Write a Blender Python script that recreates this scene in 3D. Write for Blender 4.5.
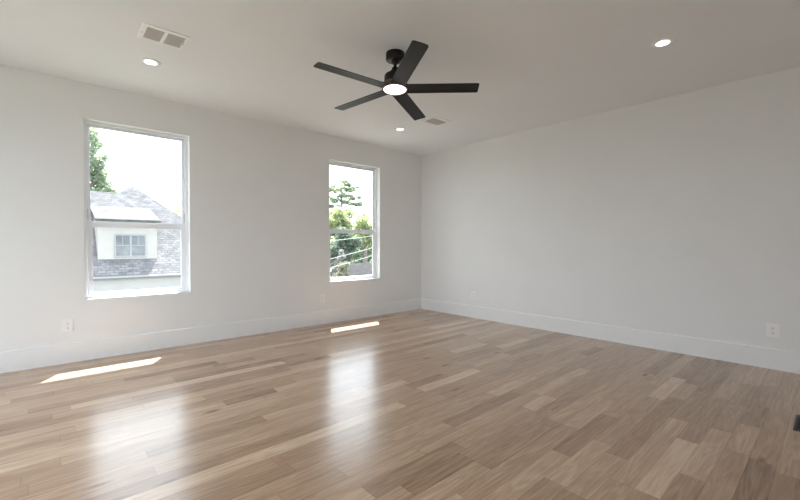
import bpy, bmesh, math, random
from mathutils import Vector, Matrix

for o in list(bpy.data.objects):
    bpy.data.objects.remove(o)
scene = bpy.context.scene
COL = scene.collection
PI = math.pi
H = 2.74                                   # ceiling height

# ------------------------------------------------------------------ camera
cam_d = bpy.data.cameras.new('camera')
cam_d.sensor_width = 36.0
cam_d.lens = 394.385 / 800 * 36
cam_d.clip_start = 0.05
cam_d.clip_end = 300
cam = bpy.data.objects.new('camera', cam_d)
COL.objects.link(cam)
yaw, pit, rol = math.radians(47.9764), math.radians(-0.8042), math.radians(0.0718)
fw = Vector((math.cos(yaw) * math.cos(pit), math.sin(yaw) * math.cos(pit), math.sin(pit)))
rt = Vector((math.sin(yaw), -math.cos(yaw), 0))
up = rt.cross(fw)
r2 = rt * math.cos(rol) + up * math.sin(rol)
u2 = up * math.cos(rol) - rt * math.sin(rol)
M = Matrix((r2, u2, -fw)).transposed().to_4x4()
M.translation = (-5.00697, -4.98283, 1.15022)
cam.matrix_world = M
scene.camera = cam

# ------------------------------------------------------------------ light and exposure
SKY = 5.0
SUN = 33.0
EXPOSURE = 0.12
world = bpy.data.worlds.new('sky')
scene.world = world
world.use_nodes = True
bg = world.node_tree.nodes['Background']
bg.inputs['Color'].default_value = (0.885, 0.955, 1.05, 1)
bg.inputs['Strength'].default_value = SKY
sun_d = bpy.data.lights.new('sun', 'SUN')
sun_d.energy = SUN
sun_d.angle = math.radians(0.53)
sun_d.color = (1.0, 0.965, 0.92)
sun = bpy.data.objects.new('sun', sun_d)
COL.objects.link(sun)
sun_dir = Vector((-0.596, -1.0, -1.54)).normalized()
sun.rotation_euler = (-sun_dir).to_track_quat('Z', 'Y').to_euler()
sun.location = (6, 10, 16)


def portal(name, w, h, loc, rot):
    """sampling aid at a window opening: emits nothing itself"""
    d = bpy.data.lights.new(name, 'AREA')
    d.shape = 'RECTANGLE'
    d.size, d.size_y = w, h
    d.cycles.is_portal = True
    o = bpy.data.objects.new(name, d)
    COL.objects.link(o)
    o.location = loc
    o.rotation_euler = rot


portal('window_portal', 0.95, 1.79, (-4.24, 0.2, 1.497), (-math.pi / 2, 0, 0))
portal('window_portal', 0.95, 1.79, (-1.433, 0.2, 1.497), (-math.pi / 2, 0, 0))
portal('window_portal', 2.1, 2.9, (-6.9, -2.05, 1.25), (0, -math.pi / 2, 0))
portal('window_portal', 1.55, 2.1, (-5.225, -6.8, 1.25), (math.pi / 2, 0, 0))
vs = scene.view_settings
vs.view_transform = 'Standard'
vs.look = 'None'
vs.gamma = 1.0
vs.use_curve_mapping = False
vs.exposure = EXPOSURE
scene.cycles.max_bounces = 16
scene.cycles.diffuse_bounces = 12
scene.cycles.transparent_max_bounces = 16
scene.cycles.sample_clamp_indirect = 8


# ------------------------------------------------------------------ helpers
def new_mat(name):
    m = bpy.data.materials.new(name)
    m.use_nodes = True
    nt = m.node_tree
    return m, nt, nt.nodes['Principled BSDF']


def N(nt, typ, **kw):
    n = nt.nodes.new(typ)
    for k, v in kw.items():
        if k in n.inputs.keys():
            n.inputs[k].default_value = v
        else:
            setattr(n, k, v)
    return n


def ramp(nt, fac, stops):
    r = nt.nodes.new('ShaderNodeValToRGB')
    e = r.color_ramp.elements
    while len(e) < len(stops):
        e.new(0.5)
    for i, (p, c) in enumerate(stops):
        e[i].position = p
        e[i].color = (*c, 1)
    nt.links.new(fac, r.inputs['Fac'])
    return r.outputs['Color']


def mat_noise(name, c1, c2, scale=6, rough=0.6, bump=0.0, detail=4, metallic=0.0, spec=0.5):
    m, nt, p = new_mat(name)
    tc = N(nt, 'ShaderNodeTexCoord')
    nz = N(nt, 'ShaderNodeTexNoise', Scale=scale, Detail=detail)
    nt.links.new(tc.outputs['Object'], nz.inputs['Vector'])
    nt.links.new(ramp(nt, nz.outputs['Fac'], [(0.3, c1), (0.7, c2)]), p.inputs['Base Color'])
    p.inputs['Roughness'].default_value = rough
    p.inputs['Metallic'].default_value = metallic
    p.inputs['Specular IOR Level'].default_value = spec
    if bump:
        b = N(nt, 'ShaderNodeBump', Strength=bump, Distance=0.002)
        n2 = N(nt, 'ShaderNodeTexNoise', Scale=scale * 40, Detail=2)
        nt.links.new(tc.outputs['Object'], n2.inputs['Vector'])
        nt.links.new(n2.outputs['Fac'], b.inputs['Height'])
        nt.links.new(b.outputs['Normal'], p.inputs['Normal'])
    return m


def mat_emit(name, col, strength):
    m, nt, p = new_mat(name)
    p.inputs['Base Color'].default_value = (*col, 1)
    p.inputs['Emission Color'].default_value = (*col, 1)
    p.inputs['Emission Strength'].default_value = strength
    return m


def obj(name, bm, mat, parent=None, smooth=False, loc=None):
    me = bpy.data.meshes.new(name)
    bmesh.ops.recalc_face_normals(bm, faces=bm.faces)
    bm.to_mesh(me)
    bm.free()
    if smooth:
        for f in me.polygons:
            f.use_smooth = True
    me.materials.append(mat)
    o = bpy.data.objects.new(name, me)
    COL.objects.link(o)
    if parent:
        o.parent = parent
    if loc:
        o.location = loc
    return o


def tag(o, label, cat, group=None, kind=None):
    o['label'] = label
    o['category'] = cat
    if group:
        o['group'] = group
    if kind:
        o['kind'] = kind
    return o


def thing(name, label, cat, loc=(0, 0, 0), rot=(0, 0, 0), group=None):
    o = bpy.data.objects.new(name, None)
    o.empty_display_size = 0.1
    COL.objects.link(o)
    o.location = loc
    o.rotation_euler = rot
    return tag(o, label, cat, group)


def struct(o):
    o['kind'] = 'structure'
    return o


def box(bm, x0, x1, y0, y1, z0, z1, bevel=0.0, mtx=None):
    vs_ = [bm.verts.new((x, y, z)) for x in (x0, x1) for y in (y0, y1) for z in (z0, z1)]
    fs = []
    for q in ((0, 1, 3, 2), (4, 6, 7, 5), (0, 4, 5, 1), (2, 3, 7, 6), (0, 2, 6, 4), (1, 5, 7, 3)):
        fs.append(bm.faces.new([vs_[i] for i in q]))
    geo = vs_
    if bevel:
        es = list({e for f in fs for e in f.edges})
        r = bmesh.ops.bevel(bm, geom=es, offset=bevel, segments=2, affect='EDGES', profile=0.5)
        geo = list({v for f in r['faces'] for v in f.verts} | {v for v in vs_ if v.is_valid})
    if mtx:
        bmesh.ops.transform(bm, matrix=mtx, verts=geo)
    return bm


def B(*a, **k):
    return box(bmesh.new(), *a, **k)


def lathe(bm, prof, seg=48, mtx=None):
    """prof: list of (radius, z) revolved round z; closed at radius 0 ends"""
    rings = []
    nv = []
    for r, z in prof:
        if r < 1e-6:
            v = bm.verts.new((0, 0, z))
            rings.append([v])
            nv.append(v)
        else:
            ring = [bm.verts.new((r * math.cos(2 * PI * i / seg), r * math.sin(2 * PI * i / seg), z)) for i in range(seg)]
            rings.append(ring)
            nv += ring
    for a, b in zip(rings, rings[1:]):
        for i in range(seg):
            j = (i + 1) % seg
            if len(a) == 1 and len(b) == 1:
                break
            if len(a) == 1:
                bm.faces.new((a[0], b[i], b[j]))
            elif len(b) == 1:
                bm.faces.new((a[i], a[j], b[0]))
            else:
                bm.faces.new((a[i], a[j], b[j], b[i]))
    if mtx:
        bmesh.ops.transform(bm, matrix=mtx, verts=nv)
    return bm


def tube(bm, pts, rads, seg=8):
    pts = [Vector(p) for p in pts]
    if not hasattr(rads, '__len__'):
        rads = [rads] * len(pts)
    rings = []
    for i, p in enumerate(pts):
        d = (pts[min(i + 1, len(pts) - 1)] - pts[max(i - 1, 0)]).normalized()
        a = d.cross(Vector((0.13, 0.31, 0.94)))
        if a.length < 0.1:
            a = d.cross(Vector((1, 0, 0)))
        a.normalize()
        b = d.cross(a)
        rings.append([bm.verts.new(p + (a * math.cos(2 * PI * k / seg) + b * math.sin(2 * PI * k / seg)) * rads[i]) for k in range(seg)])
    for r, s in zip(rings, rings[1:]):
        for k in range(seg):
            bm.faces.new((r[k], r[(k + 1) % seg], s[(k + 1) % seg], s[k]))
    bm.faces.new(rings[0][::-1])
    bm.faces.new(rings[-1])
    return bm


def poly(bm, verts, faces):
    v = [bm.verts.new(p) for p in verts]
    for f in faces:
        bm.faces.new([v[i] for i in f])
    return bm


# ------------------------------------------------------------------ materials
WALL = mat_noise('wall_paint', (0.805, 0.81, 0.812), (0.82, 0.825, 0.827), scale=2.5, rough=0.7, bump=0.05, spec=0.3)
CEIL = mat_noise('ceiling_paint', (0.865, 0.885, 0.91), (0.88, 0.90, 0.925), scale=2.0, rough=0.8, bump=0.05, spec=0.25)
TRIM = mat_noise('trim_paint', (0.84, 0.85, 0.86), (0.85, 0.86, 0.87), scale=3, rough=0.4)
VINYL = mat_noise('white_vinyl', (0.88, 0.915, 0.965), (0.89, 0.925, 0.975), scale=5, rough=0.35)
PLATE = mat_noise('white_plastic', (0.88, 0.875, 0.865), (0.90, 0.895, 0.885), scale=20, rough=0.35)
SLOT = mat_noise('dark_slot', (0.03, 0.03, 0.03), (0.05, 0.05, 0.05), scale=30, rough=0.6)
GREYPL = mat_noise('grey_socket', (0.62, 0.61, 0.60), (0.66, 0.65, 0.64), scale=20, rough=0.4)
BLACK = mat_noise('black_metal', (0.006, 0.006, 0.007), (0.009, 0.009, 0.010), scale=8, rough=0.4, spec=0.4)
BLADE = mat_noise('black_blade', (0.005, 0.005, 0.006), (0.007, 0.007, 0.008), scale=12, rough=0.42, spec=0.32)
VENTW = mat_noise('vent_enamel', (0.92, 0.92, 0.915), (0.93, 0.93, 0.925), scale=10, rough=0.4)
VENTD = mat_noise('vent_dark', (0.40, 0.40, 0.40), (0.44, 0.44, 0.44), scale=10, rough=0.7)
REGIS = mat_noise('dark_bronze', (0.03, 0.028, 0.026), (0.06, 0.055, 0.05), scale=60, rough=0.5)
LAMP = mat_emit('lamp_white', (1.0, 0.97, 0.93), 5)
FANLAMP = mat_emit('fan_lamp', (1.0, 0.90, 0.80), 2.5)
BRONZE = mat_noise('brown_bronze', (0.10, 0.065, 0.045), (0.13, 0.085, 0.06), scale=20, rough=0.4)
STEEL = mat_noise('steel', (0.45, 0.45, 0.45), (0.55, 0.55, 0.55), scale=30, rough=0.35, metallic=1.0)


def glass_mat():
    m, nt, p = new_mat('window_glass')
    nt.nodes.remove(p)
    out = nt.nodes['Material Output']
    tr = N(nt, 'ShaderNodeBsdfTransparent')
    tr.inputs['Color'].default_value = (0.97, 0.985, 0.98, 1)
    gl = N(nt, 'ShaderNodeBsdfGlossy', Roughness=0.0)
    fc = N(nt, 'ShaderNodeLayerWeight', Blend=0.5)
    lw = N(nt, 'ShaderNodeMath', operation='POWER')
    lw.inputs[1].default_value = 4.0
    nt.links.new(fc.outputs['Facing'], lw.inputs[0])
    nz = N(nt, 'ShaderNodeTexNoise', Scale=1.5)
    mul = N(nt, 'ShaderNodeMath', operation='MULTIPLY_ADD')
    mul.inputs[1].default_value = 0.06
    nt.links.new(nz.outputs['Fac'], mul.inputs[0])
    nt.links.new(lw.outputs[0], mul.inputs[2])
    mx = N(nt, 'ShaderNodeMixShader')
    nt.links.new(mul.outputs[0], mx.inputs[0])
    nt.links.new(tr.outputs[0], mx.inputs[1])
    nt.links.new(gl.outputs[0], mx.inputs[2])
    nt.links.new(mx.outputs[0], out.inputs['Surface'])
    return m


GLASS = glass_mat()


def floor_mat():
    m, nt, p = new_mat('oak_planks')
    L = nt.links.new
    at = N(nt, 'ShaderNodeAttribute', attribute_name='plank')
    sp = N(nt, 'ShaderNodeSeparateColor')
    L(at.outputs['Color'], sp.inputs[0])
    tc = N(nt, 'ShaderNodeTexCoord')
    off = N(nt, 'ShaderNodeCombineXYZ')
    mo = N(nt, 'ShaderNodeMath', operation='MULTIPLY')
    mo.inputs[1].default_value = 37.0
    L(sp.outputs[1], mo.inputs[0])
    L(mo.outputs[0], off.inputs[0])
    L(mo.outputs[0], off.inputs[2])
    add = N(nt, 'ShaderNodeVectorMath', operation='ADD')
    L(tc.outputs['Object'], add.inputs[0])
    L(off.outputs[0], add.inputs[1])
    # cathedral figure: stretched noise used to bend thin growth rings
    mp = N(nt, 'ShaderNodeMapping')
    mp.inputs['Scale'].default_value = (1.6, 14, 1)
    L(add.outputs[0], mp.inputs[0])
    big = N(nt, 'ShaderNodeTexNoise', Scale=1.0, Detail=2, Distortion=0.6)
    L(mp.outputs[0], big.inputs['Vector'])
    rings = N(nt, 'ShaderNodeMath', operation='MULTIPLY')
    rings.inputs[1].default_value = 38
    L(big.outputs['Fac'], rings.inputs[0])
    sn = N(nt, 'ShaderNodeMath', operation='SINE')
    L(rings.outputs[0], sn.inputs[0])
    mp2 = N(nt, 'ShaderNodeMapping')
    mp2.inputs['Scale'].default_value = (3.5, 75, 1)
    L(add.outputs[0], mp2.inputs[0])
    fine = N(nt, 'ShaderNodeTexNoise', Scale=1.0, Detail=5, Roughness=0.7)
    L(mp2.outputs[0], fine.inputs['Vector'])
    # tone = plank tone + figure + pores
    a1 = N(nt, 'ShaderNodeMath', operation='MULTIPLY_ADD')
    a1.inputs[1].default_value = 0.075
    L(sn.outputs[0], a1.inputs[0])
    L(sp.outputs[0], a1.inputs[2])
    f2 = N(nt, 'ShaderNodeMath', operation='SUBTRACT')
    f2.inputs[1].default_value = 0.5
    L(fine.outputs['Fac'], f2.inputs[0])
    a2 = N(nt, 'ShaderNodeMath', operation='MULTIPLY_ADD')
    a2.inputs[1].default_value = 0.85
    L(f2.outputs[0], a2.inputs[0])
    L(a1.outputs[0], a2.inputs[2])
    f3 = N(nt, 'ShaderNodeMath', operation='SUBTRACT')
    f3.inputs[1].default_value = 0.5
    L(big.outputs['Fac'], f3.inputs[0])
    a3 = N(nt, 'ShaderNodeMath', operation='MULTIPLY_ADD')
    a3.inputs[1].default_value = 0.35
    L(f3.outputs[0], a3.inputs[0])
    L(a2.outputs[0], a3.inputs[2])
    c = ramp(nt, a3.outputs[0], [(0.0, (0.215, 0.125, 0.073)), (0.35, (0.385, 0.248, 0.157)),
                                 (0.65, (0.525, 0.365, 0.245)), (1.0, (0.71, 0.54, 0.385))])
    # knots
    mk = N(nt, 'ShaderNodeMapping')
    mk.inputs['Scale'].default_value = (1.1, 3.2, 1)
    L(add.outputs[0], mk.inputs[0])
    vo = N(nt, 'ShaderNodeTexVoronoi', Scale=1.0)
    L(mk.outputs[0], vo.inputs['Vector'])
    kr = ramp(nt, vo.outputs['Distance'], [(0.0, (0.30, 0.24, 0.2)), (0.035, (0.50, 0.42, 0.36)), (0.085, (1, 1, 1))])
    mixk = N(nt, 'ShaderNodeMix', data_type='RGBA', blend_type='MULTIPLY')
    mixk.inputs['Factor'].default_value = 1.0
    L(c, mixk.inputs[6])
    L(kr, mixk.inputs[7])
    # seams between the boards
    uv = N(nt, 'ShaderNodeUVMap', uv_map='board')
    su = N(nt, 'ShaderNodeSeparateXYZ')
    L(uv.outputs['UV'], su.inputs[0])
    seams = []
    for i, half in ((0, None), (1, None)):
        pp = N(nt, 'ShaderNodeMath', operation='PINGPONG')
        pp.inputs[1].default_value = 0.5
        L(su.outputs[i], pp.inputs[0])
        seams.append(pp)
    ls = N(nt, 'ShaderNodeMath', operation='MULTIPLY')      # distance to long edge in metres
    ls.inputs[1].default_value = 0.108
    L(seams[1].outputs[0], ls.inputs[0])
    lu = N(nt, 'ShaderNodeMath', operation='MULTIPLY')      # distance to butt joint in metres
    L(seams[0].outputs[0], lu.inputs[0])
    L(sp.outputs[2], lu.inputs[1])
    mn = N(nt, 'ShaderNodeMath', operation='MINIMUM')
    L(ls.outputs[0], mn.inputs[0])
    L(lu.outputs[0], mn.inputs[1])
    sr = ramp(nt, mn.outputs[0], [(0.0, (0.74, 0.70, 0.67)), (0.0018, (1, 1, 1))])
    mixs = N(nt, 'ShaderNodeMix', data_type='RGBA', blend_type='MULTIPLY')
    mixs.inputs['Factor'].default_value = 1.0
    L(mixk.outputs[2], mixs.inputs[6])
    L(sr, mixs.inputs[7])
    L(mixs.outputs[2], p.inputs['Base Color'])
    rr = N(nt, 'ShaderNodeMath', operation='MULTIPLY_ADD')
    rr.inputs[1].default_value = 0.06
    rr.inputs[2].default_value = 0.21
    L(fine.outputs['Fac'], rr.inputs[0])
    L(rr.outputs[0], p.inputs['Roughness'])
    p.inputs['IOR'].default_value = 1.5
    p.inputs['Coat Weight'].default_value = 0.22
    p.inputs['Coat Roughness'].default_value = 0.22
    b = N(nt, 'ShaderNodeBump', Strength=0.04, Distance=0.001)
    L(fine.outputs['Fac'], b.inputs['Height'])
    L(b.outputs['Normal'], p.inputs['Normal'])
    return m


def shingle_mat(name, c1, c2, c3, scale=1.0, tilt=True):
    m, nt, p = new_mat(name)
    L = nt.links.new
    tc = N(nt, 'ShaderNodeTexCoord')
    mp = N(nt, 'ShaderNodeMapping')
    if tilt:                                # courses measured up the roof
        mp.inputs['Rotation'].default_value = (-PI / 4, 0, 0)
    L(tc.outputs['Object'], mp.inputs[0])
    br = N(nt, 'ShaderNodeTexBrick', Scale=1.0)
    br.inputs['Color1'].default_value = (*c1, 1)
    br.inputs['Color2'].default_value = (*c2, 1)
    br.inputs['Mortar'].default_value = (*c3, 1)
    br.inputs['Brick Width'].default_value = 0.28 * scale
    br.inputs['Row Height'].default_value = 0.15 * scale
    br.inputs['Mortar Size'].default_value = 0.012
    L(mp.outputs[0], br.inputs['Vector'])
    nz = N(nt, 'ShaderNodeTexNoise', Scale=5.0, Detail=5, Roughness=0.7)
    L(tc.outputs['Object'], nz.inputs['Vector'])
    mx = N(nt, 'ShaderNodeMix', data_type='RGBA', blend_type='MULTIPLY')
    mx.inputs['Factor'].default_value = 1.0
    L(br.outputs['Color'], mx.inputs[6])
    L(ramp(nt, nz.outputs['Fac'], [(0.35, (0.8, 0.8, 0.8)), (0.65, (1.25, 1.25, 1.25))]), mx.inputs[7])
    L(mx.outputs[2], p.inputs['Base Color'])
    p.inputs['Roughness'].default_value = 0.95
    p.inputs['Specular IOR Level'].default_value = 0.05
    return m


def leaf_mat(name, c1, c2):
    m, nt, p = new_mat(name)
    out = nt.nodes['Material Output']
    L = nt.links.new
    tc = N(nt, 'ShaderNodeTexCoord')
    nz = N(nt, 'ShaderNodeTexNoise', Scale=1.6, Detail=3)
    L(tc.outputs['Object'], nz.inputs['Vector'])
    c = ramp(nt, nz.outputs['Fac'], [(0.35, c1), (0.65, c2)])
    L(c, p.inputs['Base Color'])
    p.inputs['Roughness'].default_value = 0.6
    p.inputs['Specular IOR Level'].default_value = 0.2
    tl = N(nt, 'ShaderNodeBsdfTranslucent')
    L(c, tl.inputs['Color'])
    mx = N(nt, 'ShaderNodeMixShader')
    mx.inputs[0].default_value = 0.45
    L(p.outputs[0], mx.inputs[1])
    L(tl.outputs[0], mx.inputs[2])
    L(mx.outputs[0], out.inputs['Surface'])
    return m


FLOOR = floor_mat()
ROOF = shingle_mat('grey_shingles', (0.105, 0.105, 0.11), (0.165, 0.163, 0.168), (0.08, 0.08, 0.084), 0.95)
ROOF_D = shingle_mat('dormer_shingles', (0.072, 0.072, 0.072), (0.095, 0.095, 0.094), (0.062, 0.062, 0.062))
ROOF_G = shingle_mat('garage_shingles', (0.04, 0.039, 0.041), (0.055, 0.053, 0.056), (0.03, 0.03, 0.033))
SIDING = mat_noise('white_siding', (0.30, 0.29, 0.27), (0.33, 0.32, 0.30), scale=3, rough=0.6)
HOUSEW = mat_noise('house_wall', (0.28, 0.275, 0.265), (0.31, 0.305, 0.295), scale=2, rough=0.7)
WGREY = mat_noise('grey_window_frame', (0.20, 0.21, 0.22), (0.24, 0.25, 0.26), scale=6, rough=0.5)
WPANE = mat_noise('house_pane', (0.07, 0.08, 0.09), (0.14, 0.155, 0.17), scale=2.5, rough=0.1)
GRASS = mat_noise('dry_ground', (0.085, 0.09, 0.075), (0.125, 0.13, 0.11), scale=1.5, rough=0.9)
BARK = mat_noise('bark', (0.11, 0.09, 0.08), (0.18, 0.16, 0.14), scale=5, rough=0.9)
CABLE = mat_noise('cable', (0.20, 0.22, 0.20), (0.24, 0.26, 0.24), scale=5, rough=0.5)
LEAF_A = leaf_mat('leaf_mid', (0.20, 0.27, 0.17), (0.32, 0.38, 0.26))  # leaf greens desaturated: the veil of outdoor glare is put into their colour
LEAF_B = leaf_mat('leaf_yellow', (0.24, 0.29, 0.14), (0.37, 0.41, 0.22))
LEAF_C = leaf_mat('leaf_dark', (0.09, 0.13, 0.095), (0.15, 0.20, 0.14))
LEAF_P = leaf_mat('pine_needles', (0.18, 0.23, 0.14), (0.27, 0.32, 0.20))
LEAF_S = leaf_mat('pale_leaf', (0.16, 0.17, 0.11), (0.24, 0.24, 0.17))
LEAF_W = leaf_mat('white_flowers', (0.26, 0.26, 0.26), (0.30, 0.30, 0.30))

# ------------------------------------------------------------------ room shell
XW, YS = -6.7, -6.6                      # unseen west and south walls
T = 0.16                                 # wall thickness
Z0, Z1 = 0.602, 2.392
WIN = [(-4.714, -3.765), (-1.908, -0.958)]

# floor: one mesh of boards running along x, each board with its own tone
PW = 0.1081
random.seed(11)
known = {}                               # row -> [(x0, x1, tone)]


def row_of(y):
    return math.floor((-3.487 - y) / PW)


for y, x0, x1, tn in (
        (-4.41, -2.95, -2.215, 0.86), (-4.41, -2.215, -1.25, 0.42), (-4.07, -1.615, -0.95, 0.82), (-4.07, -2.6, -1.615, 0.52),
        (-4.62, -1.68, -1.22, 0.28), (-4.62, -2.165, -1.68, 0.55), (-4.62, -2.9, -2.165, 0.46), (-4.73, -2.75, -2.19, 0.22),
        (-4.73, -2.19, -1.3, 0.40), (-4.28, -1.915, -1.2, 0.38), (-4.28, -2.95, -1.915, 0.62), (-4.52, -1.9, -1.3, 0.44),
        (-4.18, -2.7, -1.5, 0.36), (-3.32, -3.10, -2.3, 0.30), (-3.32, -3.9, -3.10, 0.55), (-3.43, -3.11, -2.2, 0.58),
        (-3.54, -3.90, -3.252, 0.32), (-3.54, -3.252, -2.50, 0.50), (-3.54, -2.50, -2.175, 0.76), (-3.54, -2.175, -1.3, 0.48),
        (-3.65, -3.755, -3.319, 0.24), (-3.65, -3.319, -2.4, 0.44), (-3.75, -4.0, -3.319, 0.60), (-3.75, -3.319, -2.55, 0.40),
        (-3.86, -3.6, -2.552, 0.50), (-3.86, -2.552, -1.9, 0.66), (-3.97, -3.7, -2.90, 0.66), (-3.97, -2.90, -2.2, 0.30),
        (-2.03, -4.05, -3.664, 0.20), (-2.03, -3.664, -2.9, 0.70), (-2.44, -4.6, -3.939, 0.30), (-2.44, -3.939, -3.1, 0.64),
        (-3.11, -4.75, -4.07, 0.34), (-3.11, -4.07, -3.2, 0.50), (-2.90, -5.1, -3.1, 0.84), (-2.90, -1.57, -1.16, 0.32), (-2.79, -2.81, -2.06, 0.84),
        (-1.0, -5.2, -4.965, 0.26), (-1.24, -5.1, -4.2, 0.34), (-1.46, -5.9, -4.98, 0.26), (-1.90, -5.9, -4.95, 0.36),
        (-1.28, -3.26, -2.98, 0.30), (-1.09, -3.83, -3.45, 0.32), (-2.24, -1.78, -1.22, 0.80), (-2.24, -2.7, -1.78, 0.50),
        (-3.24, -2.47, -2.05, 0.74), (-2.04, -1.07, -0.15, 0.74), (-2.66, -2.83, -2.4, 0.28), (-2.66, -2.0, -1.4, 0.66)):
    known.setdefault(row_of(y), []).append((x0, x1, tn))

bm = bmesh.new()
lay = bm.loops.layers.float_color.new('plank')
uvl = bm.loops.layers.uv.new('board')


def tone_rnd():
    t = random.gauss(0.50, 0.09)
    if random.random() < 0.12:
        t += 0.22
    elif random.random() < 0.10:
        t -= 0.18
    return max(0.14, min(0.92, t))


def board(x0, x1, y0, y1, tn):
    v = [bm.verts.new(c) for c in ((x0, y0, 0), (x1, y0, 0), (x1, y1, 0), (x0, y1, 0))]
    f = bm.faces.new(v)
    rr = random.random()
    for lp, uvc in zip(f.loops, ((0, 0), (1, 0), (1, 1), (0, 1))):
        lp[lay] = (tn, rr, x1 - x0, 1)
        lp[uvl].uv = uvc


r = row_of(0.0) - 1
y1 = 0.0
while True:
    top = -3.487 - r * PW
    bot = top - PW
    a, b_ = min(top, 0.0), max(bot, YS)
    if b_ < a - 1e-6:
        ks = sorted(known.get(r, []))
        cuts = []
        cur = XW
        spans = ks + [(0.0, 0.0, 0)]
        for (k0, k1, kt) in spans:
            x = cur
            first = True
            while x < k0 - 1e-6:
                ln = random.choice((0.45, 0.6, 0.75, 0.9, 1.1, 1.3, 1.6, 1.9))
                if first and cur == XW:
                    ln *= random.random() * 0.8 + 0.2
                first = False
                e = x + ln
                if k0 - e < 0.3:
                    e = k0
                board(x, e, b_, a, tone_rnd())
                x = e
            if k1 > k0:
                board(k0, k1, b_, a, kt)
            cur = k1
    r += 1
    if bot <= YS:
        break
me = bpy.data.meshes.new('floor')
bmesh.ops.recalc_face_normals(bm, faces=bm.faces)
bm.to_mesh(me)
bm.free()
me.materials.append(FLOOR)
fl = bpy.data.objects.new('floor', me)
COL.objects.link(fl)
struct(fl)

struct(obj('trim_2', B(XW - T, T, YS - T, T, -0.30, -0.004), mat_noise('subfloor_wood', (0.3, 0.22, 0.15), (0.35, 0.26, 0.18)), None))
struct(obj('ceiling', B(XW - T, T, YS - T, T, H, H + 0.16), CEIL))

# window wall, built as one slab with two openings
bm = bmesh.new()
xs = [XW - T] + [c for w in WIN for c in w] + [T]
for i in range(0, len(xs), 2):
    box(bm, xs[i], xs[i + 1], 0, T, 0, H)
for w in WIN:
    box(bm, w[0], w[1], 0, T, 0, Z0)
    box(bm, w[0], w[1], 0, T, Z1, H)
bmesh.ops.remove_doubles(bm, verts=bm.verts, dist=1e-5)
struct(obj('wall_north', bm, WALL))
struct(obj('wall_east', B(0, T, YS - T, 0, 0, H), WALL))
SX0, SX1 = -6.0, -4.45                         # opening added in the unseen south wall to brighten the north wall
bm = bmesh.new()
box(bm, XW - T, SX0, YS - T, YS, 0, H)
box(bm, SX1, 0, YS - T, YS, 0, H)
box(bm, SX0, SX1, YS - T, YS, 0, 0.2)
box(bm, SX0, SX1, YS - T, YS, 2.3, H)
struct(obj('wall_south', bm, WALL))
WY0, WY1, WZ0, WZ1 = -3.5, -0.6, 0.2, 2.3     # wide opening added in the unseen west wall for more daylight
bm = bmesh.new()
box(bm, XW - T, XW, YS, WY0, 0, H)
box(bm, XW - T, XW, WY1, 0, 0, H)
box(bm, XW - T, XW, WY0, WY1, 0, WZ0)
box(bm, XW - T, XW, WY0, WY1, WZ1, H)
struct(obj('wall_west', bm, WALL))


def baseboard(name, p0, p1, nrm):
    """flat board with an eased top, from p0 to p1 on the wall, nrm pointing into the room"""
    prof = [(0, 0), (0.016, 0), (0.016, 0.184), (0.012, 0.188), (0, 0.188)]
    bm_ = bmesh.new()
    rows = []
    for p in (p0, p1):
        rows.append([bm_.verts.new((p[0] + nrm[0] * d, p[1] + nrm[1] * d, z)) for d, z in prof])
    n = len(prof)
    for i in range(n):
        bm_.faces.new((rows[0][i], rows[0][(i + 1) % n], rows[1][(i + 1) % n], rows[1][i]))
    bm_.faces.new(rows[0])
    bm_.faces.new(rows[1][::-1])
    return struct(obj(name, bm_, TRIM))


baseboard('baseboard_north', (XW, 0), (0, 0), (0, -1))
baseboard('baseboard_east', (0, -0.016), (0, YS), (-1, 0))
baseboard('baseboard_south', (XW, YS), (0, YS), (0, 1))
baseboard('baseboard_west', (XW, 0), (XW, YS), (1, 0))


# ------------------------------------------------------------------ windows (single hung, set in plain plastered reveals)
def ring(bm_, x0, x1, z0, z1, y0, y1, l, r_, b, t):
    box(bm_, x0, x0 + l, y0, y1, z0, z1, 0.003)
    box(bm_, x1 - r_, x1, y0, y1, z0, z1, 0.003)
    box(bm_, x0 + l, x1 - r_, y0, y1, z0, z0 + b, 0.003)
    box(bm_, x0 + l, x1 - r_, y0, y1, z1 - t, z1, 0.003)
    return bm_


for n, (x0, x1) in enumerate(WIN):
    w = bpy.data.objects.new('window_%d' % (n + 1), None)
    COL.objects.link(w)
    struct(w)
    xa, xb = x0 + 0.0, x1 - 0.0
    fr = ring(bmesh.new(), xa, xb, Z0, Z1, 0.085, 0.130, 0.028, 0.028, 0.026, 0.026)
    # stepped inner stop of the frame
    ring(fr, xa + 0.028, xb - 0.028, Z0 + 0.028, Z1 - 0.026, 0.110, 0.130, 0.008, 0.008, 0.002, 0.010)
    obj('frame', fr, VINYL, w)
    zm = 1.345
    us = ring(bmesh.new(), xa + 0.030, xb - 0.030, zm - 0.02, Z1 - 0.028, 0.110, 0.127, 0.026, 0.026, 0.060, 0.024)
    u = obj('upper_sash', us, VINYL, w)
    obj('glass_pane', B(xa + 0.054, xb - 0.054, 0.117, 0.121, zm + 0.038, Z1 - 0.050), GLASS, u)
    lsb = ring(bmesh.new(), xa + 0.030, xb - 0.030, Z0 + 0.024, zm + 0.030, 0.088, 0.108, 0.040, 0.040, 0.030, 0.056)
    l_ = obj('lower_sash', lsb, VINYL, w)
    obj('glass_pane', B(xa + 0.070, xb - 0.068, 0.096, 0.100, Z0 + 0.052, zm - 0.024), GLASS, l_)
    for xx in (xa + 0.19, xb - 0.19):
        bm = B(xx - 0.035, xx + 0.035, 0.096, 0.118, zm + 0.029, zm + 0.040, 0.003)
        obj('tilt_latch', bm, VINYL, l_)
    for xx in (xa + 0.029, xb - 0.037):
        bm = B(xx, xx + 0.008, 0.096, 0.118, zm + 0.06, zm + 0.16, 0.001)
        obj('balance_cover', bm, GREYPL, w)

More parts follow.
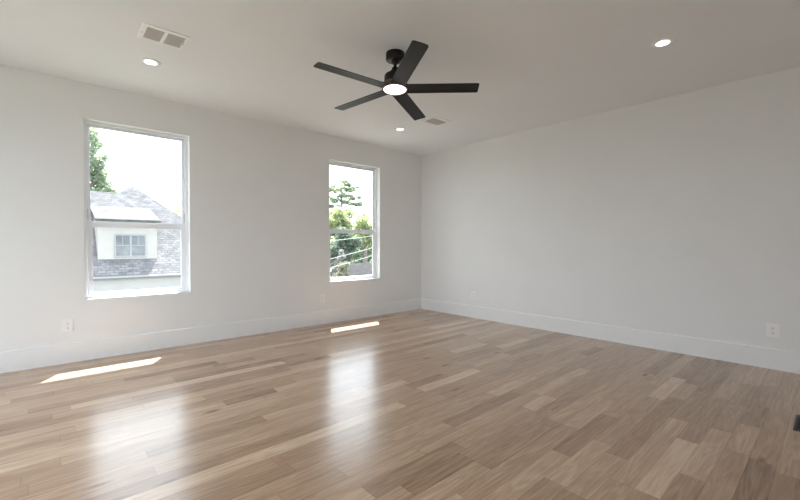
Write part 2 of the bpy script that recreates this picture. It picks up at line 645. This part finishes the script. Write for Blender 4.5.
w = bpy.data.objects.new('window_3', None)  # unseen west window, added to let more daylight into the room
COL.objects.link(w)
struct(w)
bm = bmesh.new()
for yy in (WY0, WY0 + 0.95, WY0 + 1.90, WY1 - 0.05):
    box(bm, XW - 0.14, XW - 0.08, yy, yy + 0.05, WZ0, WZ1, 0.003)
for zz in (WZ0, WZ1 - 0.05):
    box(bm, XW - 0.14, XW - 0.08, WY0, WY1, zz, zz + 0.05, 0.003)
obj('frame', bm, VINYL, w)
obj('glass_pane', B(XW - 0.112, XW - 0.108, WY0 + 0.04, WY1 - 0.04, WZ0 + 0.04, WZ1 - 0.04), GLASS, w)

w = bpy.data.objects.new('window_4', None)  # second added window, behind the camera, to lift the room light
COL.objects.link(w)
struct(w)
bm = bmesh.new()
for xx in (SX0, (SX0 + SX1) / 2 - 0.025, SX1 - 0.05):
    box(bm, xx, xx + 0.05, YS - 0.14, YS - 0.08, WZ0, WZ1, 0.003)
for zz in (WZ0, WZ1 - 0.05):
    box(bm, SX0, SX1, YS - 0.14, YS - 0.08, zz, zz + 0.05, 0.003)
obj('frame', bm, VINYL, w)
obj('glass_pane', B(SX0 + 0.04, SX1 - 0.04, YS - 0.112, YS - 0.108, WZ0 + 0.04, WZ1 - 0.04), GLASS, w)

# eave of this house above the windows (shades the panes from the high sun)
struct(obj('trim_1', B(XW - 1.0, 1.0, T, 1.275, 2.86, 3.06), TRIM))

# ------------------------------------------------------------------ ceiling fan
FC = Vector((-2.839, -2.511, 2.442))      # centre of the blade plane
axis = Vector((0.051, 0.042, 1)).normalized()
root_loc = Vector((-2.828, -2.502, H))
fan = thing('ceiling_fan', 'black five-blade ceiling fan with a round white light hanging mid-ceiling', 'ceiling fan', root_loc)
tiltM = Vector((0, 0, 1)).rotation_difference(axis).to_matrix().to_4x4()
hubM = Matrix.Translation(FC - root_loc) @ tiltM


obj('canopy', lathe(bmesh.new(), [(0, 0), (0.076, 0), (0.078, -0.004), (0.078, -0.054), (0.075, -0.060), (0.030, -0.063), (0, -0.063)]), BLACK, fan, True)
rod = lathe(bmesh.new(), [(0, 0.085), (0.013, 0.085), (0.013, 0.265), (0, 0.265)], 20, hubM)
lathe(rod, [(0, 0.205), (0.022, 0.208), (0.032, 0.222), (0.032, 0.240), (0, 0.244)], 24, hubM)
obj('downrod', rod, BLACK, fan)
mot = lathe(bmesh.new(), [(0, 0.010), (0.098, 0.010), (0.103, 0.016), (0.103, 0.026), (0.090, 0.036), (0.088, 0.104), (0.080, 0.115),
                          (0.050, 0.134), (0.032, 0.155), (0.026, 0.175), (0, 0.175)], 56, hubM)
obj('motor_housing', mot, BLACK, fan, False)
lr = lathe(bmesh.new(), [(0.080, 0.036), (0.104, 0.036), (0.108, 0.030), (0.107, -0.006), (0.101, -0.014), (0.095, -0.011), (0.095, 0.006)], 56, hubM)
obj('light_ring', lr, BRONZE, fan, True)
ll = lathe(bmesh.new(), [(0.0945, -0.002), (0.0945, -0.009), (0.085, -0.014), (0.05, -0.017), (0, -0.018)], 56, hubM)
obj('light_lens', ll, FANLAMP, fan, True)


def blade(ang):
    bm_ = bmesh.new()
    R0, R1, W = 0.085, 0.688, 0.118
    th = 0.006
    p = math.radians(-7.57)
    # outline in (r, s), rounded tip
    cs = []
    n = 14
    svals = [-1, -0.94, -0.8, -0.4, 0.0, 0.30, 0.44, 0.6, 0.9, 1]
    grid = []
    rc = 0.016
    rs = [R0, 0.16, 0.24, 0.34, 0.44, 0.54, 0.62, R1 - rc, R1 - rc * 0.5, R1 - rc * 0.15, R1]
    for rr in rs:
        row = []
        d = rr - (R1 - rc)
        cut = 0 if d <= 0 else rc - math.sqrt(max(0, rc * rc - d * d))
        half = W / 2 - cut
        for s in svals:
            ss = s * half
            # the trailing third is folded down a little
            zz = ss * math.sin(p)
            if ss > 0.022:
                zz -= (ss - 0.022) * 0.10
            row.append((rr, ss * math.cos(p), zz))
        grid.append(row)
    top = [[bm_.verts.new((a, b, c + th / 2)) for a, b, c in row] for row in grid]
    bot = [[bm_.verts.new((a, b, c - th / 2)) for a, b, c in row] for row in grid]
    nr, ns = len(rs), len(svals)
    for i in range(nr - 1):
        for j in range(ns - 1):
            bm_.faces.new((top[i][j], top[i + 1][j], top[i + 1][j + 1], top[i][j + 1]))
            bm_.faces.new((bot[i][j], bot[i][j + 1], bot[i + 1][j + 1], bot[i + 1][j]))
    for i in range(nr - 1):
        bm_.faces.new((top[i][0], bot[i][0], bot[i + 1][0], top[i + 1][0]))
        bm_.faces.new((top[i][-1], top[i + 1][-1], bot[i + 1][-1], bot[i][-1]))
    for j in range(ns - 1):
        bm_.faces.new((top[0][j], top[0][j + 1], bot[0][j + 1], bot[0][j]))
        bm_.faces.new((top[-1][j], bot[-1][j], bot[-1][j + 1], top[-1][j + 1]))
    bmesh.ops.transform(bm_, matrix=hubM @ Matrix.Rotation(ang, 4, 'Z'), verts=bm_.verts)
    return bm_


for k in range(5):
    obj('blade', blade(math.radians(-44.806 + 72 * k)), BLADE, fan)

# ------------------------------------------------------------------ recessed ceiling lights
GL = 'recessed ceiling lights'


def downlight(x, y, label):
    t = thing('recessed_light', label, 'ceiling light', (x, y, H), group=GL)
    obj('trim_ring', lathe(bmesh.new(), [(0.046, 0), (0.076, 0), (0.077, -0.003), (0.072, -0.007), (0.054, -0.009), (0.046, -0.006), (0.046, 0)], 40), VENTW, t, True)
    obj('lens', lathe(bmesh.new(), [(0.0465, -0.0002), (0.0465, -0.0062), (0.035, -0.0074), (0, -0.0078), (0, -0.0002), (0.0465, -0.0002)], 40), LAMP, t)


downlight(-4.308, -0.956, 'lit round recessed light in the ceiling just below the two-panel vent')
downlight(-1.358, -0.935, 'lit round recessed light below the ceiling fan, near the far corner')
downlight(-1.385, -4.045, 'lit round recessed light in the ceiling right of the fan, above the blank wall')


# ------------------------------------------------------------------ ceiling vents
def grille(t, x0, x1, y0, y1, n, name='grille', ang=-35):
    """louvred field: dark well with slanted slats along x, on the ceiling at local z = 0"""
    g = obj(name, B(x0, x1, y0, y1, -0.0015, -0.0004), VENTD, t)
    bm_ = bmesh.new()
    step = (y1 - y0) / n
    for i in range(n):
        yc = y0 + (i + 0.5) * step
        mt = Matrix.Translation((0, yc, -0.005)) @ Matrix.Rotation(math.radians(ang), 4, 'X')
        box(bm_, x0, x1, -step * 0.42, step * 0.42, -0.0006, 0.0006, mtx=mt)
    obj('slats', bm_, GREYPL, g)


def frame_plate(bm_, x0, x1, y0, y1, holes, z0=-0.009, z1=-0.0003):
    """flat plate with rectangular holes side by side along x; holes share y range"""
    hy0, hy1 = holes[0][2], holes[0][3]
    box(bm_, x0, x1, y0, hy0, z0, z1)
    box(bm_, x0, x1, hy1, y1, z0, z1)
    cur = x0
    for h in holes:
        box(bm_, cur, h[0], hy0, hy1, z0, z1)
        cur = h[1]
    box(bm_, cur, x1, hy0, hy1, z0, z1)
    return bm_


t = thing('ceiling_vent', 'white rectangular ceiling vent with two louvred panels, upper left', 'vent', (-4.315, -1.515, H))
holes = [(-0.122, -0.010, -0.092, 0.104), (0.012, 0.130, -0.092, 0.104)]
obj('vent_frame', frame_plate(bmesh.new(), -0.155, 0.150, -0.126, 0.126, holes), VENTW, t)
for h in holes:
    grille(t, h[0], h[1], h[2], h[3], 12)
obj('damper_lever', B(0.118, 0.136, -0.012, 0.026, -0.016, -0.009, 0.002), GREYPL, t)
obj('screw', lathe(bmesh.new(), [(0, -0.0115), (0.005, -0.0105), (0.006, -0.0088), (0, -0.0088)], 16, Matrix.Translation((-0.14, 0.02, 0))), STEEL, t)

t = thing('ceiling_vent', 'small white ceiling vent with grey louvres beyond the fan blades', 'vent', (-1.250, -1.510, H))
holes = [(-0.118, 0.130, -0.066, 0.100)]
obj('vent_frame', frame_plate(bmesh.new(), -0.145, 0.150, -0.126, 0.128, holes, -0.006), VENTW, t)
grille(t, *holes[0], 8)


# ------------------------------------------------------------------ wall outlets
def outlet(loc, rz, label, w=0.078, h=0.124):
    """duplex outlet built facing -y, rotated onto its wall"""
    t = thing('wall_outlet', label, 'wall outlet', loc, (0, 0, rz), group='wall outlets above the baseboards')
    obj('cover_plate', B(-w / 2, w / 2, -0.007, 0.0, -h / 2, h / 2, 0.002), PLATE, t)
    for zz in (0.021, -0.021):
        bm_ = bmesh.new()
        lathe(bm_, [(0, 0.0062), (0.0165, 0.0062), (0.0165, 0.0080), (0.0155, 0.0085), (0, 0.0085)], 28,
              Matrix.Translation((0, 0, zz)) @ Matrix.Rotation(PI / 2, 4, 'X'))
        s = obj('socket', bm_, PLATE, t)
        b2 = bmesh.new()
        box(b2, -0.0085, -0.0055, -0.0092, -0.0082, zz - 0.001, zz + 0.008)
        box(b2, 0.0050, 0.0082, -0.0092, -0.0082, zz - 0.000, zz + 0.007)
        box(b2, -0.0028, 0.0028, -0.0092, -0.0082, zz - 0.0105, zz - 0.005)
        obj('slots', b2, SLOT, s)
    obj('screw', lathe(bmesh.new(), [(0, 0.0068), (0.003, 0.0074), (0, 0.0080)], 12, Matrix.Rotation(PI / 2, 4, 'X')), STEEL, t)


outlet((-4.846, 0, 0.360), 0, 'white wall outlet on the window wall, below left of the large left window')
outlet((-2.030, 0, 0.363), 0, 'white wall outlet on the window wall, just left below the far window')
outlet((0, -1.150, 0.350), -PI / 2, 'white wall outlet on the blank wall close to the far corner')
outlet((0, -4.590, 0.358), -PI / 2, 'white wall outlet at the right end of the blank wall', 0.086, 0.124)

# ------------------------------------------------------------------ floor register at the right edge
t = thing('floor_register', 'dark metal floor register cut off at the right edge of the floor', 'floor vent', (-1.40, -4.872, 0))
bm = bmesh.new()
box(bm, -0.16, 0.16, -0.062, -0.048, 0.0003, 0.006)
box(bm, -0.16, 0.16, 0.048, 0.062, 0.0003, 0.006)
box(bm, -0.16, -0.146, -0.048, 0.048, 0.0003, 0.006)
box(bm, 0.146, 0.16, -0.048, 0.048, 0.0003, 0.006)
obj('rim', bm, REGIS, t)
bm = bmesh.new()
for i in range(15):
    xx = -0.139 + i * 0.0199
    box(bm, xx - 0.004, xx + 0.004, -0.0478, 0.0478, 0.0008, 0.0052)
box(bm, -0.145, 0.145, -0.004, 0.004, 0.0009, 0.0050)
obj('grille', bm, REGIS, t)
obj('well', B(-0.1455, 0.1455, -0.0475, 0.0475, 0.0002, 0.0007), SLOT, t)

# ------------------------------------------------------------------ outdoors: ground
GZ = -3.3
bm = bmesh.new()
box(bm, -150, 250, -60, 280, GZ - 0.2, GZ)
struct(obj('ground', bm, GRASS))

# ------------------------------------------------------------------ neighbour's house with the dormer
house = thing('house', 'grey shingled house with a white dormer, seen through the left window', 'house', (-3, 19.2, GZ))
HO = Vector((-3, 19.2, GZ))


def hpart(name, bm_, mat, parent=None):
    bmesh.ops.translate(bm_, verts=bm_.verts, vec=-HO)
    return obj(name, bm_, mat, parent or house)


ez = -0.17
bm = poly(bmesh.new(), [(-10, 15, ez), (3.46, 15, ez), (-1.649, 19.35, 4.18), (-2.28, 18.85, 3.68), (-10, 18.85, 3.68),
                        (3.46, 23.7, ez), (-10, 22.7, ez), (-2.28, 19.5, 3.68)],
          [(0, 1, 2, 3, 4), (1, 5, 2), (5, 6, 4, 3), (5, 3, 2), (0, 4, 6), (0, 6, 5, 1)])
hpart('roof', bm, ROOF)
hpart('wall', B(-9.6, 3.1, 15.12, 22.3, GZ, ez + 0.02), HOUSEW)
g = B(-10, 3.46, 14.93, 15.02, ez - 0.10, ez - 0.01, 0.02)
hpart('gutter', g, WGREY)
# dormer
DX0, DX1, DY, DZ0, DZT = -3.36, -1.222, 15.68, 0.505, 2.16
bm = poly(bmesh.new(), [(DX0, DY, DZ0 - 0.03), (DX1, DY, DZ0 - 0.03), (DX1, DY, DZT), (DX0, DY, DZT), (DX0, 17.9, DZT + 0.5), (DX1, 17.9, DZT + 0.5),
                        (DX0, 18.0, 2.6), (DX1, 18.0, 2.6)],
          [(0, 1, 2, 3), (0, 3, 4, 6), (1, 7, 5, 2), (3, 2, 5, 4)])
dw = hpart('dormer_wall', bm, SIDING)
bm = bmesh.new()
for i in range(9):                        # lap boards on the dormer front
    zz = DZ0 + i * 0.18
    box(bm, DX0, DX1, DY - 0.016, DY - 0.001, zz, zz + 0.172)
hpart('siding', bm, SIDING, dw)
bm = poly(bmesh.new(), [(-3.465, 15.33, 2.10), (-1.115, 15.33, 2.10), (-1.115, 18.05, 2.85), (-3.465, 18.05, 2.85),
                        (-3.465, 15.33, 2.20), (-1.115, 15.33, 2.20), (-1.115, 18.05, 2.93), (-3.465, 18.05, 2.93)],
          [(0, 3, 2, 1), (4, 5, 6, 7), (0, 1, 5, 4), (1, 2, 6, 5), (2, 3, 7, 6), (3, 0, 4, 7)])
hpart('dormer_roof', bm, ROOF_D)
bm = ring(bmesh.new(), -2.80, -1.645, 0.59, 1.575, DY - 0.06, DY - 0.017, 0.06, 0.06, 0.06, 0.06)
box(bm, -2.262, -2.182, DY - 0.06, DY - 0.017, 0.65, 1.515)
for xa, xb in ((-2.74, -2.262), (-2.182, -1.705)):
    xm = (xa + xb) / 2
    box(bm, xm - 0.012, xm + 0.012, DY - 0.045, DY - 0.02, 1.09, 1.515)
    box(bm, xa, xb, DY - 0.045, DY - 0.02, 1.075, 1.11)
dwin = hpart('dormer_window', bm, WGREY)
for xa, xb in ((-2.74, -2.262), (-2.182, -1.705)):
    hpart('pane', B(xa, xb, DY - 0.030, DY - 0.0165, 0.65, 1.515), WPANE, dwin)

# ------------------------------------------------------------------ garage roof beyond the far window
gar = thing('garage', 'low grey roofed garage among bushes at the foot of the far window view', 'garage', (16, 19, GZ))
GO = Vector((16, 19, GZ))
bm = poly(bmesh.new(), [(10.3, 17.5, -1.30), (22, 17.5, -1.30), (22, 19.0, -0.235), (10.9, 19.0, -0.235), (10.3, 20.5, -1.30), (22, 20.5, -1.30)],
          [(0, 1, 2, 3), (3, 2, 5, 4), (0, 3, 4), (1, 5, 2), (0, 4, 5, 1)])
bmesh.ops.translate(bm, verts=bm.verts, vec=-GO)
obj('roof', bm, ROOF_G, gar)
bm = B(10.7, 21.7, 17.8, 20.2, GZ, -1.27)
bmesh.ops.translate(bm, verts=bm.verts, vec=-GO)
obj('wall', bm, HOUSEW, gar)


# ------------------------------------------------------------------ trees and shrubs
def foliage(blobs, n, size, rnd):
    """leaf clusters: small tilted diamonds scattered through ellipsoids"""
    vs_, fs = [], []
    vol = [b[3] * b[4] * b[5] for b in blobs]
    tot = sum(v ** 0.7 for v in vol)
    for b, v in zip(blobs, vol):
        k = int(n * v ** 0.7 / tot)
        for _ in range(k):
            d = Vector((rnd.gauss(0, 1), rnd.gauss(0, 1), rnd.gauss(0, 1))).normalized() * (rnd.random() ** 0.4)
            c = Vector((b[0] + d.x * b[3], b[1] + d.y * b[4], b[2] + d.z * b[5]))
            a = Vector((rnd.gauss(0, 1), rnd.gauss(0, 1), rnd.gauss(0, 0.6))).normalized()
            e = a.cross(Vector((rnd.gauss(0, 1), rnd.gauss(0, 1), rnd.gauss(0, 1)))).normalized()
            s = size * (0.6 + 0.8 * rnd.random())
            i = len(vs_)
            vs_ += [c - a * s, c + e * s * 0.55, c + a * s, c - e * s * 0.55]
            fs.append((i, i + 1, i + 2, i + 3))
    return vs_, fs


def plant(name, label, cat, base, trunks, blobs, n, size, mat, seed, group=None):
    rnd = random.Random(seed)
    t_ = thing(name, label, cat, base, group=group)
    bo = Vector(base)
    bm_ = bmesh.new()
    for pts, rads in trunks:
        tube(bm_, [Vector(p) - bo for p in pts], rads, 8)
    obj('trunk', bm_, BARK, t_)
    v, f = foliage(blobs, n, size, rnd)
    me_ = bpy.data.meshes.new('foliage')
    me_.from_pydata([x - bo for x in v], [], f)
    me_.materials.append(mat)
    o = bpy.data.objects.new('foliage', me_)
    COL.objects.link(o)
    o.parent = t_


def blobs_in(cx, cy, cz, rx, ry, rz, k, rb, seed):
    rnd = random.Random(seed)
    out = []
    for _ in range(k):
        d = Vector((rnd.gauss(0, 1), rnd.gauss(0, 1), rnd.gauss(0, 1))).normalized() * rnd.random() ** 0.5
        q = rb * (0.7 + 0.6 * rnd.random())
        out.append((cx + d.x * rx, cy + d.y * ry, cz + d.z * rz, q, q, q * 0.8))
    return out


# left window: tall tree behind the house, its right side in view
plant('tree', 'tall green leafy tree behind the house, at the left of the left window', 'tree', (-3.6, 28, GZ),
      [([(-3.6, 28, GZ), (-3.5, 28, 2), (-3.3, 28, 5), (-3.2, 28, 8.5)], [0.35, 0.3, 0.2, 0.06]),
       ([(-3.5, 28, 3.5), (-2.6, 27.8, 5.2), (-2.1, 27.8, 6.2)], [0.14, 0.09, 0.04])],
      blobs_in(-3.9, 28, 6.4, 0.8, 0.9, 2.4, 14, 0.7, 3)
      + [(-2.65, 28, 8.5, 0.45, 0.5, 0.5), (-2.5, 27.8, 7.8, 0.5, 0.5, 0.45), (-2.75, 27.9, 7.2, 0.5, 0.5, 0.4), (-2.0, 28, 6.95, 0.35, 0.4, 0.22),
         (-2.45, 27.8, 6.5, 0.6, 0.5, 0.5), (-2.2, 28, 5.9, 0.5, 0.5, 0.4), (-2.6, 27.8, 5.4, 0.7, 0.6, 0.5), (-1.95, 28, 5.2, 0.5, 0.5, 0.35),
         (-2.3, 28, 4.7, 0.8, 0.6, 0.4), (-1.55, 28, 4.75, 0.4, 0.4, 0.22), (-2.7, 27.8, 6.0, 0.5, 0.5, 0.5)],
      6500, 0.13, LEAF_A, 1)
plant('tree', 'small yellow-green treetop just above the roof slope in the left window', 'tree', (1.7, 26, GZ),
      [([(1.7, 26, GZ), (1.7, 26, 1), (1.6, 26, 3.2)], [0.18, 0.14, 0.04])],
      blobs_in(1.45, 26, 3.05, 0.6, 0.5, 0.5, 14, 0.42, 5), 1800, 0.10, LEAF_B, 2)

# far window: umbrella-topped pine and the lower trees
tufts = []
rt_ = random.Random(77)
for (cx, cz, hw, hz) in ((18.6, 7.6, 1.1, 0.28), (19.7, 7.35, 0.9, 0.2), (17.4, 7.1, 0.9, 0.28), (18.9, 6.9, 0.9, 0.2), (16.9, 6.7, 0.6, 0.25),
                         (19.9, 6.2, 0.8, 0.16), (17.3, 5.75, 0.9, 0.28), (18.6, 5.6, 0.5, 0.16), (20.5, 5.6, 0.4, 0.2), (17.0, 5.1, 0.5, 0.2), (18.3, 6.3, 0.4, 0.15)):
    for _ in range(int(5 + 5 * hw)):
        q = 0.16 + 0.16 * rt_.random()
        tufts.append((cx + rt_.uniform(-hw, hw), 30 + rt_.uniform(-0.6, 0.6), cz + rt_.uniform(-hz, hz), q * 1.3, q * 1.2, q * 0.75))
plant('pine_tree', 'tall flat-topped pine rising above the other trees in the far window', 'tree', (18.2, 30, GZ),
      [([(18.2, 30, GZ), (18.15, 30, 2), (18.2, 30, 5), (18.3, 30, 7.3)], [0.2, 0.17, 0.11, 0.05]),
       ([(18.2, 30, 5.2), (19.2, 30, 5.9), (20.1, 30, 6.3)], [0.06, 0.04, 0.03]),
       ([(18.2, 30, 5.6), (17.6, 30, 6.3), (17.0, 30, 6.7)], [0.06, 0.04, 0.03]),
       ([(18.2, 30, 6.2), (19.0, 30, 6.9), (19.8, 30, 7.3)], [0.05, 0.04, 0.02]),
       ([(18.2, 30, 4.8), (17.6, 30, 5.4), (17.0, 30, 5.6)], [0.05, 0.04, 0.02])],
      tufts, 5000, 0.10, LEAF_P, 4)
plant('tree', 'yellow-green bushy tree at the right of the far window view', 'tree', (17.0, 24.2, GZ),
      [([(17.0, 24.2, GZ), (17.0, 24.2, 0), (17.0, 24.2, 3)], [0.22, 0.17, 0.05])],
      blobs_in(16.9, 24.2, 2.3, 1.35, 0.45, 1.7, 30, 0.5, 7), 4200, 0.11, LEAF_B, 6)
plant('tree', 'rounded pale green tree under the pine at the left of the far window', 'tree', (15.2, 26.4, GZ),
      [([(15.2, 26.4, GZ), (15.2, 26.4, 0), (15.3, 26.4, 3.4)], [0.22, 0.17, 0.05])],
      blobs_in(15.3, 26.4, 3.0, 1.6, 0.5, 1.25, 24, 0.55, 8), 3600, 0.12, LEAF_B, 9)
plant('tree', 'dark green dense tree in front of the pale trees in the far window', 'tree', (13.0, 21.8, GZ),
      [([(13.0, 21.8, GZ), (13.0, 21.8, 0), (13.1, 21.8, 2.2)], [0.2, 0.15, 0.05])],
      blobs_in(13.1, 21.8, 1.2, 1.35, 0.4, 1.35, 28, 0.5, 10), 4600, 0.11, LEAF_C, 11)
plant('tree', 'broad green tree behind the wires in the middle of the far window', 'tree', (21.0, 33, GZ),
      [([(21.0, 33, GZ), (21.0, 33, 0), (21.1, 33, 1.5)], [0.25, 0.2, 0.06])],
      blobs_in(21.6, 33, 0.0, 5.0, 0.6, 2.3, 80, 0.85, 12), 9000, 0.17, LEAF_A, 13)
plant('tree', 'wide pale tree furthest back, behind all others in the far window', 'tree', (22.9, 37.5, GZ),
      [([(22.9, 37.5, GZ), (22.9, 37.5, -1), (22.9, 37.5, 2.8)], [0.3, 0.24, 0.06])],
      blobs_in(23.2, 37.5, 2.5, 5.4, 0.8, 3.4, 70, 1.1, 14), 8500, 0.24, LEAF_B, 15)
plant('bush', 'pale yellow-green bush in the lower left of the far window', 'bush', (9.2, 15.4, GZ),
      [([(9.2, 15.4, GZ), (9.2, 15.4, -2), (9.2, 15.4, -0.6)], [0.08, 0.06, 0.02])],
      blobs_in(8.75, 15.4, -0.75, 0.75, 0.35, 0.75, 26, 0.24, 16), 2200, 0.06, LEAF_S, 17)
plant('bush', 'green bush at the right edge of the garage roof in the far window', 'bush', (12.1, 16.2, GZ),
      [([(12.1, 16.2, GZ), (12.1, 16.2, -2), (12.1, 16.2, -0.3)], [0.08, 0.06, 0.02])],
      blobs_in(12.0, 16.2, -0.2, 0.45, 0.3, 0.5, 16, 0.22, 18), 1500, 0.07, LEAF_A, 19)
plant('flowering_shrub', 'white flowering shrub at the left of the far window, below the meeting rail', 'bush', (9.62, 17.4, GZ),
      [([(9.62, 17.4, GZ), (9.62, 17.4, -1.5), (9.65, 17.4, 0.3)], [0.05, 0.04, 0.02])],
      [(9.82, 17.4, 0.60, 0.14, 0.2, 0.24), (9.95, 17.4, 0.32, 0.2, 0.2, 0.16), (9.72, 17.4, 0.18, 0.2, 0.2, 0.18)], 500, 0.06, LEAF_W, 20)

# overhead cables
for (za, zb, lab) in ((1.00, 2.02, 'highest pale overhead cable crossing the far window view'),
                      (-0.33, 1.60, 'middle pale overhead cable crossing the far window view'),
                      (-0.85, 1.15, 'lowest pale overhead cable crossing the far window view')):
    pts = []
    for i in range(13):
        u_ = i / 12
        pts.append((3.5 + 9.5 * u_, 14, za + (zb - za) * u_ - 0.12 * 4 * u_ * (1 - u_) + 0.09))
    tag(obj('overhead_cable', tube(bmesh.new(), pts, 0.022, 6), CABLE), lab, 'cable', 'overhead cables outside')
